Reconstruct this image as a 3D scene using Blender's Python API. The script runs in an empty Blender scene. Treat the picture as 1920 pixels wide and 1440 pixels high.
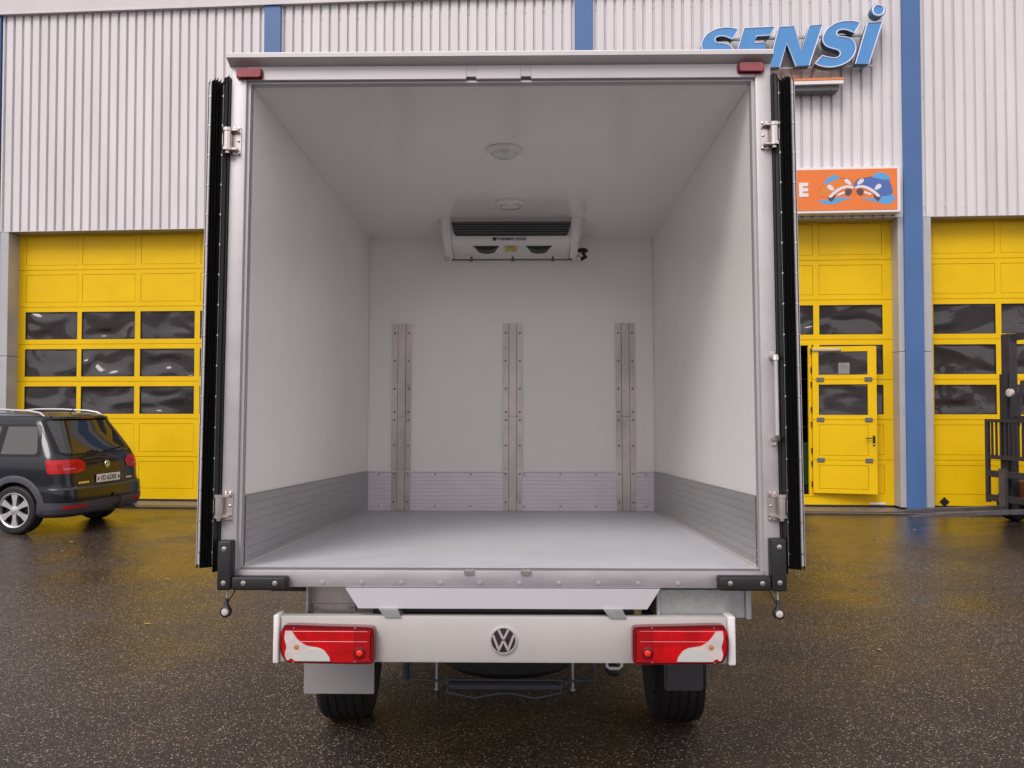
import bpy, bmesh, math, random
from mathutils import Vector, Matrix
R=math.radians
random.seed(7)
sc=bpy.context.scene
COL=sc.collection
# ------------------------------------------------------------------ camera
cd=bpy.data.cameras.new('camera'); cam=bpy.data.objects.new('camera',cd); COL.objects.link(cam)
cd.sensor_width=36; cd.lens=29.25; cd.clip_start=0.05; cd.clip_end=800
cam.location=(0,0,1.72); cam.rotation_euler=(R(90+1.54),0,0)
sc.camera=cam
# ------------------------------------------------------------------ light
SUN_EL, SUN_AZ = 47, 209      # azimuth measured so that the light comes from behind the camera, to its left
w=bpy.data.worlds.new('World'); sc.world=w; w.use_nodes=True
nt=w.node_tree; nt.nodes.clear()
out=nt.nodes.new('ShaderNodeOutputWorld'); bg=nt.nodes.new('ShaderNodeBackground')
sky=nt.nodes.new('ShaderNodeTexSky'); sky.sky_type='NISHITA'; sky.sun_disc=False
sky.sun_elevation=R(SUN_EL); sky.sun_rotation=R(SUN_AZ); sky.dust_density=3; sky.altitude=400
hs=nt.nodes.new('ShaderNodeHueSaturation'); hs.inputs['Saturation'].default_value=.12
# layer of cloud over the blue
mx=nt.nodes.new('ShaderNodeMixRGB'); mx.blend_type='MIX'
tc=nt.nodes.new('ShaderNodeTexCoord'); nz=nt.nodes.new('ShaderNodeTexNoise')
nz.inputs['Scale'].default_value=2.2; nz.inputs['Detail'].default_value=5
cr=nt.nodes.new('ShaderNodeValToRGB')
cr.color_ramp.elements[0].color=(6.3,5.85,6.3,1); cr.color_ramp.elements[0].position=.3
cr.color_ramp.elements[1].color=(10.8,10.2,10.6,1); cr.color_ramp.elements[1].position=.75
mx.inputs[0].default_value=.72
nt.links.new(tc.outputs['Generated'],nz.inputs['Vector']); nt.links.new(nz.outputs['Fac'],cr.inputs['Fac'])
nt.links.new(sky.outputs['Color'],hs.inputs['Color']); nt.links.new(hs.outputs['Color'],mx.inputs[1])
nt.links.new(cr.outputs['Color'],mx.inputs[2]); nt.links.new(mx.outputs['Color'],bg.inputs['Color'])
bg.inputs['Strength'].default_value=.12
nt.links.new(bg.outputs[0],out.inputs[0])
sd=bpy.data.lights.new('sun','SUN'); sun=bpy.data.objects.new('sun',sd); COL.objects.link(sun)
sd.energy=1.5; sd.angle=R(26); sd.color=(1,.95,.88)
# vector to the sun: behind (-y) and to the left (-x)
sv=Vector((-math.cos(R(SUN_EL))*math.sin(R(29)),-math.cos(R(SUN_EL))*math.cos(R(29)),math.sin(R(SUN_EL))))
sun.rotation_euler=sv.to_track_quat('Z','Y').to_euler(); sun.location=(-20,-30,40)
sky.sun_rotation=R(180+29)
sc.view_settings.view_transform='Standard'; sc.view_settings.look='None'; sc.view_settings.exposure=.32; sc.view_settings.gamma=1
sc.cycles.diffuse_bounces=8; sc.cycles.max_bounces=14
# ------------------------------------------------------------------ materials
def lin(c):
    return tuple(((x/255)/12.92 if x/255<=.04045 else ((x/255+.055)/1.055)**2.4) for x in c)+(1,)
MATS={}
def mat(name,rgb,rough=.5,metal=0,var=.0,vscale=3.,bump=0,bscale=60,spec=.5,coat=0,rvar=0,stretch=None,trans=0,dirt=None):
    if name in MATS: return MATS[name]
    m=bpy.data.materials.new(name); m.use_nodes=True; n=m.node_tree; b=n.nodes['Principled BSDF']
    c=lin(rgb) if max(rgb)>1.01 else tuple(rgb)+(1,)
    b.inputs['Base Color'].default_value=c; b.inputs['Roughness'].default_value=rough; b.inputs['Metallic'].default_value=metal
    b.inputs['Specular IOR Level'].default_value=spec; b.inputs['Coat Weight'].default_value=coat; b.inputs['Coat Roughness'].default_value=.04
    b.inputs['Transmission Weight'].default_value=trans
    t=n.nodes.new('ShaderNodeTexCoord'); mp=n.nodes.new('ShaderNodeMapping')
    n.links.new(t.outputs['Object'],mp.inputs['Vector'])
    if stretch: mp.inputs['Scale'].default_value=stretch
    if var or rvar:
        nz=n.nodes.new('ShaderNodeTexNoise'); nz.inputs['Scale'].default_value=vscale; nz.inputs['Detail'].default_value=8; nz.inputs['Roughness'].default_value=.65
        n.links.new(mp.outputs[0],nz.inputs['Vector'])
        if var:
            r=n.nodes.new('ShaderNodeValToRGB'); r.color_ramp.elements[0].position=.3; r.color_ramp.elements[1].position=.72
            lo=dirt and lin(dirt) or tuple(x*(1-var) for x in c[:3])+(1,)
            r.color_ramp.elements[0].color=lo; r.color_ramp.elements[1].color=tuple(min(1,x*(1+var*.5)) for x in c[:3])+(1,)
            n.links.new(nz.outputs['Fac'],r.inputs['Fac']); n.links.new(r.outputs['Color'],b.inputs['Base Color'])
        if rvar:
            mr=n.nodes.new('ShaderNodeMapRange'); mr.inputs['From Min'].default_value=.3; mr.inputs['From Max'].default_value=.7
            mr.inputs['To Min'].default_value=max(.02,rough-rvar); mr.inputs['To Max'].default_value=rough+rvar
            n.links.new(nz.outputs['Fac'],mr.inputs['Value']); n.links.new(mr.outputs[0],b.inputs['Roughness'])
    if bump:
        nb=n.nodes.new('ShaderNodeTexNoise'); nb.inputs['Scale'].default_value=bscale; nb.inputs['Detail'].default_value=4
        n.links.new(mp.outputs[0],nb.inputs['Vector'])
        bp=n.nodes.new('ShaderNodeBump'); bp.inputs['Strength'].default_value=bump; bp.inputs['Distance'].default_value=.01
        n.links.new(nb.outputs['Fac'],bp.inputs['Height']); n.links.new(bp.outputs[0],b.inputs['Normal'])
    MATS[name]=m; return m
M_clad=mat('coated_cladding',(.70,.665,.685),.42,.0,var=.13,vscale=2.4,rvar=.08,stretch=(1,1,.10))
M_fascia=mat('fascia_metal',(.60,.56,.57),.45,var=.08,vscale=2)
M_blue=mat('blue_steel',(.062,.145,.345),.45,var=.12,vscale=2,rvar=.1,stretch=(1,1,.4))
M_jamb=mat('grey_flashing',(.45,.44,.46),.4,.15,var=.12,vscale=2)
M_yel=mat('yellow_enamel',(.80,.50,.0),.5,spec=.25,var=.10,vscale=1.6,rvar=.08)
M_black=mat('black_rubber',(.012,.011,.013),.5,bump=.1,bscale=120)
M_blackg=mat('black_gasket',(.008,.008,.009),.33)
M_conc=mat('threshold_concrete',(.16,.14,.14),.35,var=.4,vscale=5,bump=.3,bscale=80,rvar=.15)
M_dark=mat('dark_interior',(.05,.045,.045),.8,var=.2)
M_alu=mat('brushed_aluminium',(.52,.49,.51),.5,.35,var=.14,vscale=5,rvar=.1,bump=.04,bscale=200)
M_alus=mat('stained_aluminium',(.70,.61,.56),.36,.4,dirt=(150,148,150),var=.28,vscale=3.2,rvar=.12,stretch=(1,1,.5))
M_kick=mat('kick_plate_aluminium',(.45,.44,.44),.4,.5,var=.1,vscale=6,stretch=(1,.2,1),rvar=.08)
M_kickb=mat('back_kick_aluminium',(.74,.71,.76),.4,.15,var=.06,vscale=6)
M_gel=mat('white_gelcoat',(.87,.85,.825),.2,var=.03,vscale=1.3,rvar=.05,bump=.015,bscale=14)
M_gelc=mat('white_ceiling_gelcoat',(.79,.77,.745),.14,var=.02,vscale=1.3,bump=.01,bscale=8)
M_floor=mat('grey_floor_coating',(.55,.555,.60),.45,var=.05,vscale=5,rvar=.1,bump=.25,bscale=260)
M_white=mat('white_paint',(.45,.425,.415),.35,var=.07,vscale=3,rvar=.06)
M_wplas=mat('white_plastic',(.74,.71,.70),.35)
M_gplas=mat('grey_plastic',(.12,.12,.13),.5,bump=.1)
M_flap=mat('grey_mud_flap',(.30,.285,.29),.6,var=.08)
M_flapd=mat('dark_mud_flap',(.035,.036,.042),.55)
M_tyre=mat('tyre_rubber',(.009,.0085,.009),.65,bump=.2,bscale=90)
M_chrome=mat('chrome',(.86,.84,.84),.28,.85)
M_steel=mat('stainless_steel',(.60,.54,.52),.25,1,rvar=.08,vscale=9)
M_galv=mat('galvanised_steel',(.42,.43,.43),.42,.7,var=.2,vscale=25)
M_red=mat('red_lens',(.52,.001,.004),.16,coat=.25,var=.4,vscale=14,spec=.35)
M_redd=mat('dark_red_lens',(.15,.001,.006),.2,coat=.3,spec=.3)
M_redm=mat('marker_red_lens',(.30,.02,.035),.15,coat=1,var=.35,vscale=30)
M_bulb=mat('orange_bulb_lens',(.85,.03,.004),.12,coat=.3)
M_clear=mat('clear_lens',(.60,.52,.51),.15,coat=.6,var=.22,vscale=22)
M_clearg=mat('clear_reflector',(.58,.58,.56),.15,.15,coat=.6)
M_under=mat('underbody_black',(.02,.02,.022),.6,bump=.1)
M_undg=mat('underbody_grey',(.035,.038,.048),.5)
M_sign_o=mat('orange_sign_face',(.80,.19,.03),.4,var=.05)
M_sign_w=mat('sign_white',(.76,.73,.74),.4)
M_sblue=mat('letter_blue',(.075,.27,.60),.4,var=.08)
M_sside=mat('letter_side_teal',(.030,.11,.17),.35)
M_sedge=mat('letter_edge_light',(.72,.74,.92),.3)
M_paint=mat('black_car_paint',(.004,.005,.010),.2,coat=.4,spec=.35)
M_cplas=mat('car_grey_plastic',(.055,.055,.07),.45,bump=.08,bscale=200)
M_glass=mat('dark_glass',(.012,.012,.013),.03,spec=.9)
M_gsm=mat('side_window_glass',(.045,.04,.038),.05,spec=.8,coat=.3)
M_rail=mat('silver_rail',(.58,.56,.56),.35,.6)
M_alloy=mat('alloy_wheel',(.62,.60,.62),.3,.75)
M_plate=mat('number_plate_white',(.75,.74,.74),.4)
M_ink=mat('black_ink',(.012,.012,.012),.5)
M_fork=mat('forklift_grey_steel',(.05,.043,.052),.5,.3,var=.3,vscale=8,bump=.1,bscale=60)
M_forkc=mat('forklift_tine_steel',(.13,.12,.13),.42,.5,var=.35,vscale=8)
M_yelw=mat('warning_yellow',(.62,.5,.03),.5)
M_green=mat('green_machine_paint',(.02,.07,.015),.5)
M_red2=mat('red_label',(.5,.03,.03),.5)
def m_glassdoor():
    m=bpy.data.materials.new('acrylic_pane'); m.use_nodes=True; n=m.node_tree; b=n.nodes['Principled BSDF']
    b.inputs['Base Color'].default_value=(.042,.036,.038,1); b.inputs['Roughness'].default_value=.07; b.inputs['Specular IOR Level'].default_value=.5
    b.inputs['IOR'].default_value=1.5
    t=n.nodes.new('ShaderNodeTexCoord'); nz=n.nodes.new('ShaderNodeTexNoise'); nz.inputs['Scale'].default_value=1.5; nz.inputs['Detail'].default_value=.3; nz.inputs['Distortion'].default_value=.5
    mp=n.nodes.new('ShaderNodeMapping'); mp.inputs['Scale'].default_value=(1,1,1.8)
    n.links.new(t.outputs['Object'],mp.inputs[0]); n.links.new(mp.outputs[0],nz.inputs['Vector'])
    bp=n.nodes.new('ShaderNodeBump'); bp.inputs['Strength'].default_value=1; bp.inputs['Distance'].default_value=.20
    n.links.new(nz.outputs['Fac'],bp.inputs['Height']); n.links.new(bp.outputs[0],b.inputs['Normal'])
    return m
M_pane=m_glassdoor()
def m_asphalt():
    m=bpy.data.materials.new('wet_asphalt'); m.use_nodes=True; n=m.node_tree; L=n.links; b=n.nodes['Principled BSDF']
    t=n.nodes.new('ShaderNodeTexCoord')
    def noise(s,d=4,r=.6):
        z=n.nodes.new('ShaderNodeTexNoise'); z.inputs['Scale'].default_value=s; z.inputs['Detail'].default_value=d; z.inputs['Roughness'].default_value=r
        L.new(t.outputs['Object'],z.inputs['Vector']); return z
    def ramp(src,e):
        r=n.nodes.new('ShaderNodeValToRGB')
        while len(r.color_ramp.elements)<len(e): r.color_ramp.elements.new(.5)
        for k,(p,c) in enumerate(e): r.color_ramp.elements[k].position=p; r.color_ramp.elements[k].color=c
        L.new(src,r.inputs['Fac']); return r
    # aggregate: one random value for every stone
    vo=n.nodes.new('ShaderNodeTexVoronoi'); vo.inputs['Scale'].default_value=105; L.new(t.outputs['Object'],vo.inputs['Vector'])
    sep=n.nodes.new('ShaderNodeSeparateColor'); L.new(vo.outputs['Color'],sep.inputs[0])
    st=ramp(sep.outputs[0],[(0,(.022,.016,.014,1)),(.35,(.044,.032,.027,1)),(.62,(.088,.064,.051,1)),(.82,(.19,.135,.10,1)),(.94,(.45,.335,.24,1)),(1,(.70,.56,.42,1))])
    st.color_ramp.interpolation='LINEAR'
    mask=ramp(vo.outputs['Distance'],[(.25,(1,1,1,1)),(.6,(0,0,0,1))])
    mx=n.nodes.new('ShaderNodeMixRGB'); mx.inputs[1].default_value=(.026,.020,.018,1); L.new(mask.outputs[0],mx.inputs[0]); L.new(st.outputs[0],mx.inputs[2])
    big=noise(.35,5); br=ramp(big.outputs['Fac'],[(.3,(.62,.61,.63,1)),(.52,(.95,.93,.92,1)),(.7,(1.25,1.18,1.1,1))])
    ml=n.nodes.new('ShaderNodeMixRGB'); ml.blend_type='MULTIPLY'; ml.inputs[0].default_value=1; L.new(mx.outputs[0],ml.inputs[1]); L.new(br.outputs[0],ml.inputs[2])
    L.new(ml.outputs[0],b.inputs['Base Color'])
    wet=noise(.42,7,.6)
    # wetter film near the doors
    sp=n.nodes.new('ShaderNodeSeparateXYZ'); L.new(t.outputs['Object'],sp.inputs[0])
    mr=n.nodes.new('ShaderNodeMapRange'); mr.inputs['From Min'].default_value=4.5; mr.inputs['From Max'].default_value=12.5; mr.inputs['To Min'].default_value=-.02; mr.inputs['To Max'].default_value=.20
    L.new(sp.outputs['Y'],mr.inputs['Value'])
    ad=n.nodes.new('ShaderNodeMath'); ad.operation='ADD'; L.new(wet.outputs['Fac'],ad.inputs[0]); L.new(mr.outputs[0],ad.inputs[1])
    rr=ramp(ad.outputs[0],[(.42,(.60,.60,.60,1)),(.56,(.33,.33,.33,1)),(.70,(.12,.12,.12,1))])
    L.new(rr.outputs[0],b.inputs['Roughness']); b.inputs['Specular IOR Level'].default_value=.5; b.inputs['IOR'].default_value=1.4
    bp=n.nodes.new('ShaderNodeBump'); bp.inputs['Distance'].default_value=.006
    bs=ramp(ad.outputs[0],[(.36,(1,1,1,1)),(.74,(.25,.25,.25,1))]); L.new(bs.outputs[0],bp.inputs['Strength'])
    hh=n.nodes.new('ShaderNodeMath'); hh.operation='MULTIPLY'; hh.inputs[1].default_value=-1; L.new(vo.outputs['Distance'],hh.inputs[0])
    L.new(hh.outputs[0],bp.inputs['Height']); L.new(bp.outputs[0],b.inputs['Normal'])
    return m
M_asph=m_asphalt()
# ------------------------------------------------------------------ mesh helpers
class MB:
    """collects shapes; build() links them as ONE mesh object"""
    def __init__(s): s.bm=bmesh.new()
    def box(s,x0,x1,y0,y1,z0,z1,bev=0,seg=1,mtx=None):
        x0,x1=sorted((x0,x1)); y0,y1=sorted((y0,y1)); z0,z1=sorted((z0,z1))
        v=[s.bm.verts.new(p) for p in ((x0,y0,z0),(x1,y0,z0),(x1,y1,z0),(x0,y1,z0),(x0,y0,z1),(x1,y0,z1),(x1,y1,z1),(x0,y1,z1))]
        f=[s.bm.faces.new([v[i] for i in q]) for q in ((3,2,1,0),(4,5,6,7),(0,1,5,4),(1,2,6,5),(2,3,7,6),(3,0,4,7))]
        if bev:
            es=list({e for q in f for e in q.edges})
            r=bmesh.ops.bevel(s.bm,geom=es,offset=bev,segments=seg,affect='EDGES',profile=.5)
            v=list({a for q in r['faces'] for a in q.verts}|{a for a in v if a.is_valid})
        if mtx is not None: bmesh.ops.transform(s.bm,matrix=mtx,verts=v)
        return s
    def tube(s,pts,r,n=10,cap=True):
        pts=[Vector(p) for p in pts]; rs=r if isinstance(r,(list,tuple)) else [r]*len(pts); rings=[]; up=None
        for i,p in enumerate(pts):
            d=(pts[min(i+1,len(pts)-1)]-pts[max(i-1,0)]).normalized()
            if up is None: up=Vector((0,0,1)) if abs(d.z)<.9 else Vector((1,0,0))
            a=d.cross(up).normalized(); b=a.cross(d).normalized(); up=b
            rings.append([s.bm.verts.new(p+(a*math.cos(2*math.pi*k/n)+b*math.sin(2*math.pi*k/n))*rs[i]) for k in range(n)])
        for A,B in zip(rings,rings[1:]):
            for k in range(n): s.bm.faces.new((A[k],A[(k+1)%n],B[(k+1)%n],B[k]))
        if cap: s.bm.faces.new(rings[0][::-1]); s.bm.faces.new(rings[-1])
        return s
    def lathe(s,prof,c,axis='Y',n=40,close=True):
        """prof: (radius, along-axis) points"""
        c=Vector(c); rings=[]
        for r,h in prof:
            ring=[]
            for k in range(n):
                a=2*math.pi*k/n; u,v=r*math.cos(a),r*math.sin(a)
                p={'Y':(u,h,v),'X':(h,u,v),'Z':(u,v,h)}[axis]; ring.append(s.bm.verts.new(c+Vector(p)))
            rings.append(ring)
        for A,B in zip(rings,rings[1:]):
            for k in range(n): s.bm.faces.new((A[k],A[(k+1)%n],B[(k+1)%n],B[k]))
        if close:
            s.bm.faces.new(rings[0][::-1]); s.bm.faces.new(rings[-1])
        return s
    def prism(s,poly,y0,y1,plane='XZ'):
        """extrude a 2-D outline; plane XZ runs along Y, YZ along X, XY along Z"""
        def P(a,b,h): return {'XZ':(a,h,b),'YZ':(h,a,b),'XY':(a,b,h)}[plane]
        A=[s.bm.verts.new(P(a,b,y0)) for a,b in poly]; B=[s.bm.verts.new(P(a,b,y1)) for a,b in poly]
        n=len(poly); fs=[s.bm.faces.new(A),s.bm.faces.new(B[::-1])]
        for k in range(n): s.bm.faces.new((A[k],B[k],B[(k+1)%n],A[(k+1)%n]))
        for f in fs: f.normal_update()
        bmesh.ops.triangulate(s.bm,faces=fs,ngon_method='EAR_CLIP')
        return s
    def grid(s,rows):
        V=[[s.bm.verts.new(p) for p in r] for r in rows]
        for A,B in zip(V,V[1:]):
            for k in range(len(A)-1): s.bm.faces.new((A[k],A[k+1],B[k+1],B[k]))
        return s
    def build(s,name,m,parent=None,smooth=35):
        bmesh.ops.recalc_face_normals(s.bm,faces=s.bm.faces)
        me=bpy.data.meshes.new(name); s.bm.to_mesh(me); s.bm.free()
        o=bpy.data.objects.new(name,me); COL.objects.link(o); me.materials.append(m)
        if parent is not None: o.parent=parent
        if smooth:
            for p in me.polygons: p.use_smooth=True
            me.set_sharp_from_angle(angle=R(smooth))
        return o
def tag(o,label=None,cat=None,group=None,kind=None):
    for k,v in (('label',label),('category',cat),('group',group),('kind',kind)):
        if v: o[k]=v
    return o
def empty(name,loc,rot=(0,0,0),**k):
    o=bpy.data.objects.new(name,None); COL.objects.link(o); o.location=loc; o.rotation_euler=rot; o.empty_display_size=.2
    return tag(o,**k)
def circ(cx,cz,r,n=24,a0=0,a1=2*math.pi,rz=None):
    full=abs(a1-a0-2*math.pi)<1e-6; m=n if full else n-1
    return [(cx+r*math.cos(a0+(a1-a0)*k/m),cz+(rz or r)*math.sin(a0+(a1-a0)*k/m)) for k in range(n)]
def rrect(x0,x1,z0,z1,r,n=6):
    p=[]
    for cx,cz,a in ((x1-r,z1-r,0),(x0+r,z1-r,90),(x0+r,z0+r,180),(x1-r,z0+r,270)):
        for k in range(n+1):
            t=R(a+90*k/n); p.append((cx+r*math.cos(t),cz+r*math.sin(t)))
    return p
def smooth_poly(P,n=4,keep=()):
    """Catmull-Rom through the points; indices in keep stay sharp"""
    out=[]; N=len(P)
    for i in range(N):
        p1,p2=Vector(P[i]),Vector(P[(i+1)%N])
        p0=p1-(p2-p1) if i in keep else Vector(P[i-1]); p3=p2+(p2-p1) if (i+1)%N in keep else Vector(P[(i+2)%N])
        for k in range(n):
            t=k/n; out.append(tuple(.5*((2*p1)+(p2-p0)*t+(2*p0-5*p1+4*p2-p3)*t*t+(3*p1-p0-3*p2+p3)*t**3)))
    return out
def text_mesh(name,txt,size,m,parent,loc,rot=(R(90),0,0),ext=.001,off=0,align='CENTER',shear=0,sx=1):
    c=bpy.data.curves.new(name,'FONT'); c.body=txt; c.size=size; c.extrude=ext; c.offset=off; c.align_x=align; c.align_y='CENTER'; c.shear=shear
    o=bpy.data.objects.new(name,c); COL.objects.link(o)
    dg=bpy.context.evaluated_depsgraph_get(); me=bpy.data.meshes.new_from_object(o.evaluated_get(dg))
    bpy.data.objects.remove(o); bpy.data.curves.remove(c)
    q=bpy.data.objects.new(name,me); COL.objects.link(q); me.materials.clear(); me.materials.append(m)
    q.parent=parent; q.location=loc; q.rotation_euler=rot; q.scale=(sx,1,1); return q
# ================================================================== GROUND
g=MB(); g.grid([[(x,y,0) for x in (-200,-60,-20,0,20,60,200)] for y in (-200,-60,-20,0,20,60,200)])
tag(g.build('ground',M_asph),kind='structure')
# ================================================================== WORKSHOP BUILDING
BROT=(0,0,R(-4.3)); BLOC=(0,14.35,0)
bld=empty('workshop_building',BLOC,BROT,label='long workshop hall in pale ribbed metal cladding with blue pilasters and yellow sectional doors',cat='building')
XL,XR,ZT=-9.34,17.9,9.02
PIL=[(-4.42,-4.12),(1.09,1.40),(6.57,6.87),(12.07,12.37)]
OPEN=[(-9.17,-4.55),(-3.83,.80),(1.85,6.48),(7.02,11.65),(12.52,17.15)]
ZC=4.89
# ribbed cladding bays: wide pans with narrow dark grooves between them
edges=[XL]+[v for p in PIL for v in p]+[XR]
pitch=.165
for a,b in zip(edges[0::2],edges[1::2]):
    m=MB(); prof=[]; x=a+.03
    prof.append((a,0)); 
    while x<b-.06:
        prof+= [(x,0),(x+.006,.048),(x+.044,.048),(x+.050,0)]
        x+=pitch
    prof.append((b,0))
    rows=[[(px,py,z) for px,py in prof] for z in (ZC,ZT-.1)]
    m.grid(rows)
    # screw heads in the grooves
    for z in (5.07,6.95,8.62):
        k=a+.03+.025
        while k<b-.06:
            m.box(k-.009,k+.009,.034,.047,z-.011,z+.011); k+=pitch*2
    m.build('cladding_panel',M_clad,bld,smooth=0)
m=MB(); m.box(XL,XR,.055,.10,ZC+.02,ZT-.12); m.build('backing_wall',M_dark,bld,0)
for a,b in PIL:
    m=MB(); m.box(a,b,-.05,.04,.0,ZT-.06,.006); m.build('blue_pilaster',M_blue,bld)
m=MB(); m.box(XL-.32,XL-.02,-.04,.2,0,ZT-.1,.006); m.build('blue_pilaster',M_blue,bld)
m=MB(); m.box(XL-.34,XR,-.07,.14,ZT-.16,ZT+.14,.01); m.box(XL-.34,XR,-.085,-.07,ZT-.165,ZT-.14); m.build('fascia',M_fascia,bld)
# wall strips beside the doors, below the cladding
pts=[XL]+[v for o in OPEN for v in o]+[XR]
for a,b in zip(pts[0::2],pts[1::2]):
    for z0,z1,d in ((.04,2.63,.0),(2.636,ZC-.004,.002)):
        m=MB(); m.box(a,b,.0+d,.42,z0,z1,.006); m.build('door_jamb',M_jamb,bld)
m=MB(); m.box(XL,XR,.003,.42,ZC-.002,ZC+.016); m.build('lintel',M_jamb,bld)
# shell
m=MB(); m.box(XL-.3,XL-.02,.21,13,0,ZT); m.build('side_wall',M_clad,bld,0)
m=MB(); m.box(XR,XR+.3,.1,13,0,ZT); m.build('side_wall',M_clad,bld,0)
m=MB(); m.box(XL-.02,XR,12.8,13,0,ZT); m.build('rear_wall',M_dark,bld,0)
m=MB(); m.box(XL-.3,XR+.3,.15,13.2,ZT+.002,ZT+.12); m.build('roof',M_fascia,bld,0)
m=MB(); m.box(XL,XR,.45,12.8,.003,.02); m.build('interior_floor',M_conc,bld,0)
# sectional doors
ZJ=[.04,.81,1.495,2.177,2.862,3.547,4.232,4.95]
def section_door(x0,x1,cols,skip=None,wicket=False,extra=()):
    """cols: list of (a,b) column openings; skip: (xa,xb,za,zb) doorway left open"""
    d=MB(); fr=.0; YF=.30
    def bx(a,b,z0,z1,y0=YF,y1=YF+.05):
        # cut the doorway out
        if skip:
            xa,xb,za,zb=skip
            if a<xb and b>xa and z0<zb and z1>za:
                if a<xa: d.box(a,xa,y0,y1,z0,z1)
                if b>xb: d.box(xb,b,y0,y1,z0,z1)
                A,B=max(a,xa),min(b,xb)
                if z0<za: d.box(A,B,y0,y1,z0,za)
                if z1>zb: d.box(A,B,y0,y1,zb,z1)
                return
        d.box(a,b,y0,y1,z0,z1)
    panes=[]
    for i in range(7):
        z0,z1=ZJ[i]+.004,ZJ[i+1]-.004
        glazed=i in (2,3,4)
        zi0,zi1=(z0+.085,z1-.085) if glazed else (z0+.085,z1-.082)
        if i==0: zi0=z0+.19
        bx(x0,x1,z0,zi0); bx(x0,x1,zi1,z1)
        xs=[x0]+[v for c in cols for v in c]+[x1]
        for a,b in zip(xs[0::2],xs[1::2]): bx(a,b,zi0,zi1)
        for a,b in cols:
            if glazed: panes.append((a,b,zi0,zi1))
            else:
                # infill panel, slightly recessed with a groove around it
                bx(a+.006,b-.006,zi0+.006,zi1-.006,YF+.004,YF+.04)
                bx(a,b,zi0,zi1,YF+.030,YF+.045)
        bx(x0,x1,z1,z1+.008,YF+.02,YF+.045)
    door=d.build('sectional_door',M_yel,bld,smooth=0)
    for a,b,z0,z1 in panes:
        if skip and a<skip[1]-.02 and b>skip[0]+.02 and z0<skip[3]-.1:
            a=max(a,skip[1]+.05)
            if b-a<.05: continue
        p=MB(); p.box(a-.002,b+.002,YF+.022,YF+.032,z0-.002,z1+.002); p.build('window_pane',M_pane,door,0)
        p=MB()
        for A,B,C_,D_ in ((a,b,z0,z0+.012),(a,b,z1-.012,z1),(a,a+.012,z0+.012,z1-.012),(b-.012,b,z0+.012,z1-.012)):
            p.box(A,B,YF+.006,YF+.0215,C_,D_)
        p.build('window_gasket',M_black,door,0)
    p=MB(); p.box(x0+.0,x1,YF-.004,YF+.054,.008,.043,.004); p.build('bottom_seal',M_black,door)
    for a in (x0,x1-.012): p=MB(); p.box(a,a+.012,YF+.056,YF+.10,0.02,4.95); p.build('guide_rail',M_black,door,0)
    return door
def cols_from(x,w=1.015,p=1.11,n=4): return [(x+k*p,x+k*p+w) for k in range(n)]
door_a=section_door(-9.17,-4.55,[(-9.033,-8.031),(-7.949,-6.932),(-6.831,-5.805),(-5.705,-4.69)]); tag(door_a,'leftmost yellow sectional door, behind the black car')
section_door(-3.83,.80,cols_from(-3.70))
door_m=section_door(1.85,6.48,[(1.98,2.99),(3.09,4.06),(4.16,5.17),(5.268,6.326)],skip=(4.14,5.13,.215,2.765)); tag(door_m,'yellow sectional door with an open wicket door, under the orange sign')
door_r=section_door(7.02,11.65,cols_from(7.16,1.02,1.113)); tag(door_r,'yellow sectional door behind the forklift')
section_door(12.52,17.15,cols_from(12.65))
# wicket door swung open against the door
hinge=Vector((5.135,.285,0)); wl=empty('wicket_door',hinge,(0,0,R(-9.5))); wl.parent=bld; tag(wl,'yellow wicket door standing open')
# leaf runs along +x from the hinge, turned a little towards the yard
W=1.0
def leafmesh():
    d=MB(); zz=[.245,.81,1.495,2.177,2.735]
    for i in range(4):
        z0,z1=zz[i]+.004,zz[i+1]-.004; g=i>=2; lo=.075; hi=.08
        a,b=.10,W-.12
        d.box(0,W,-.045,0,z0,z0+lo); d.box(0,W,-.045,0,z1-hi,z1); d.box(0,a,-.045,0,z0+lo,z1-hi); d.box(b,W,-.045,0,z0+lo,z1-hi)
        if not g:
            d.box(a+.006,b-.006,-.041,-.004,z0+lo+.006,z1-hi-.006); d.box(a,b,-.015,-.002,z0+lo,z1-hi)
        d.box(.0,W,-.03,-.01,z1,z1+.008)
    d.box(W,W+.018,-.05,-.012,.245,2.735)
    return d
lf=leafmesh().build('door_leaf',M_yel,wl,0)
for z0,z1 in ((1.575,2.09),(2.26,2.65)):
    p=MB(); p.box(.102,W-.122,-.03,-.02,z0,z1); p.build('window_pane',M_pane,wl,0)
p=MB(); p.box(.42,.60,-.0335,-.031,2.27,2.46); p.build('notice_paper',mat('weathered_paper',(.24,.23,.22),.7,var=.3,vscale=14),wl,0)
for z in (.81,1.495,2.177):
    for x in (.065,W-.17):
        p=MB(); p.box(x,x+.10+.02,-.062,-.0455,z-.035,z+.035,.004); p.build('hinge_plate',M_gplas,wl)
p=MB(); p.tube([(W-.03,-.045,1.19),(W-.03,-.095,1.19)],.010,8); p.tube([(W-.03,-.095,1.19),(W-.17,-.095,1.185)],.009,8); p.box(W-.05,W-.012,-.05,-.0455,1.05,1.23,.003); p.build('handle',M_black,wl)
p=MB(); p.tube([(W-.033,-.0455,1.085),(W-.033,-.06,1.085)],.013,10); p.build('lock_cylinder',M_chrome,wl)
p=MB(); p.box(.0,.46,-.075,-.046,2.665,2.70,.004); p.build('door_closer_arm',M_alu,wl)
for k,z in enumerate((.35,.70,.92,1.37,1.62,2.05,2.30,2.62)): p=MB(); p.tube([(-.012,-.02,z),(-.012,-.02,z+.09)],.014,8); p.build('hinge_knuckle',M_black,wl)
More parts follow.
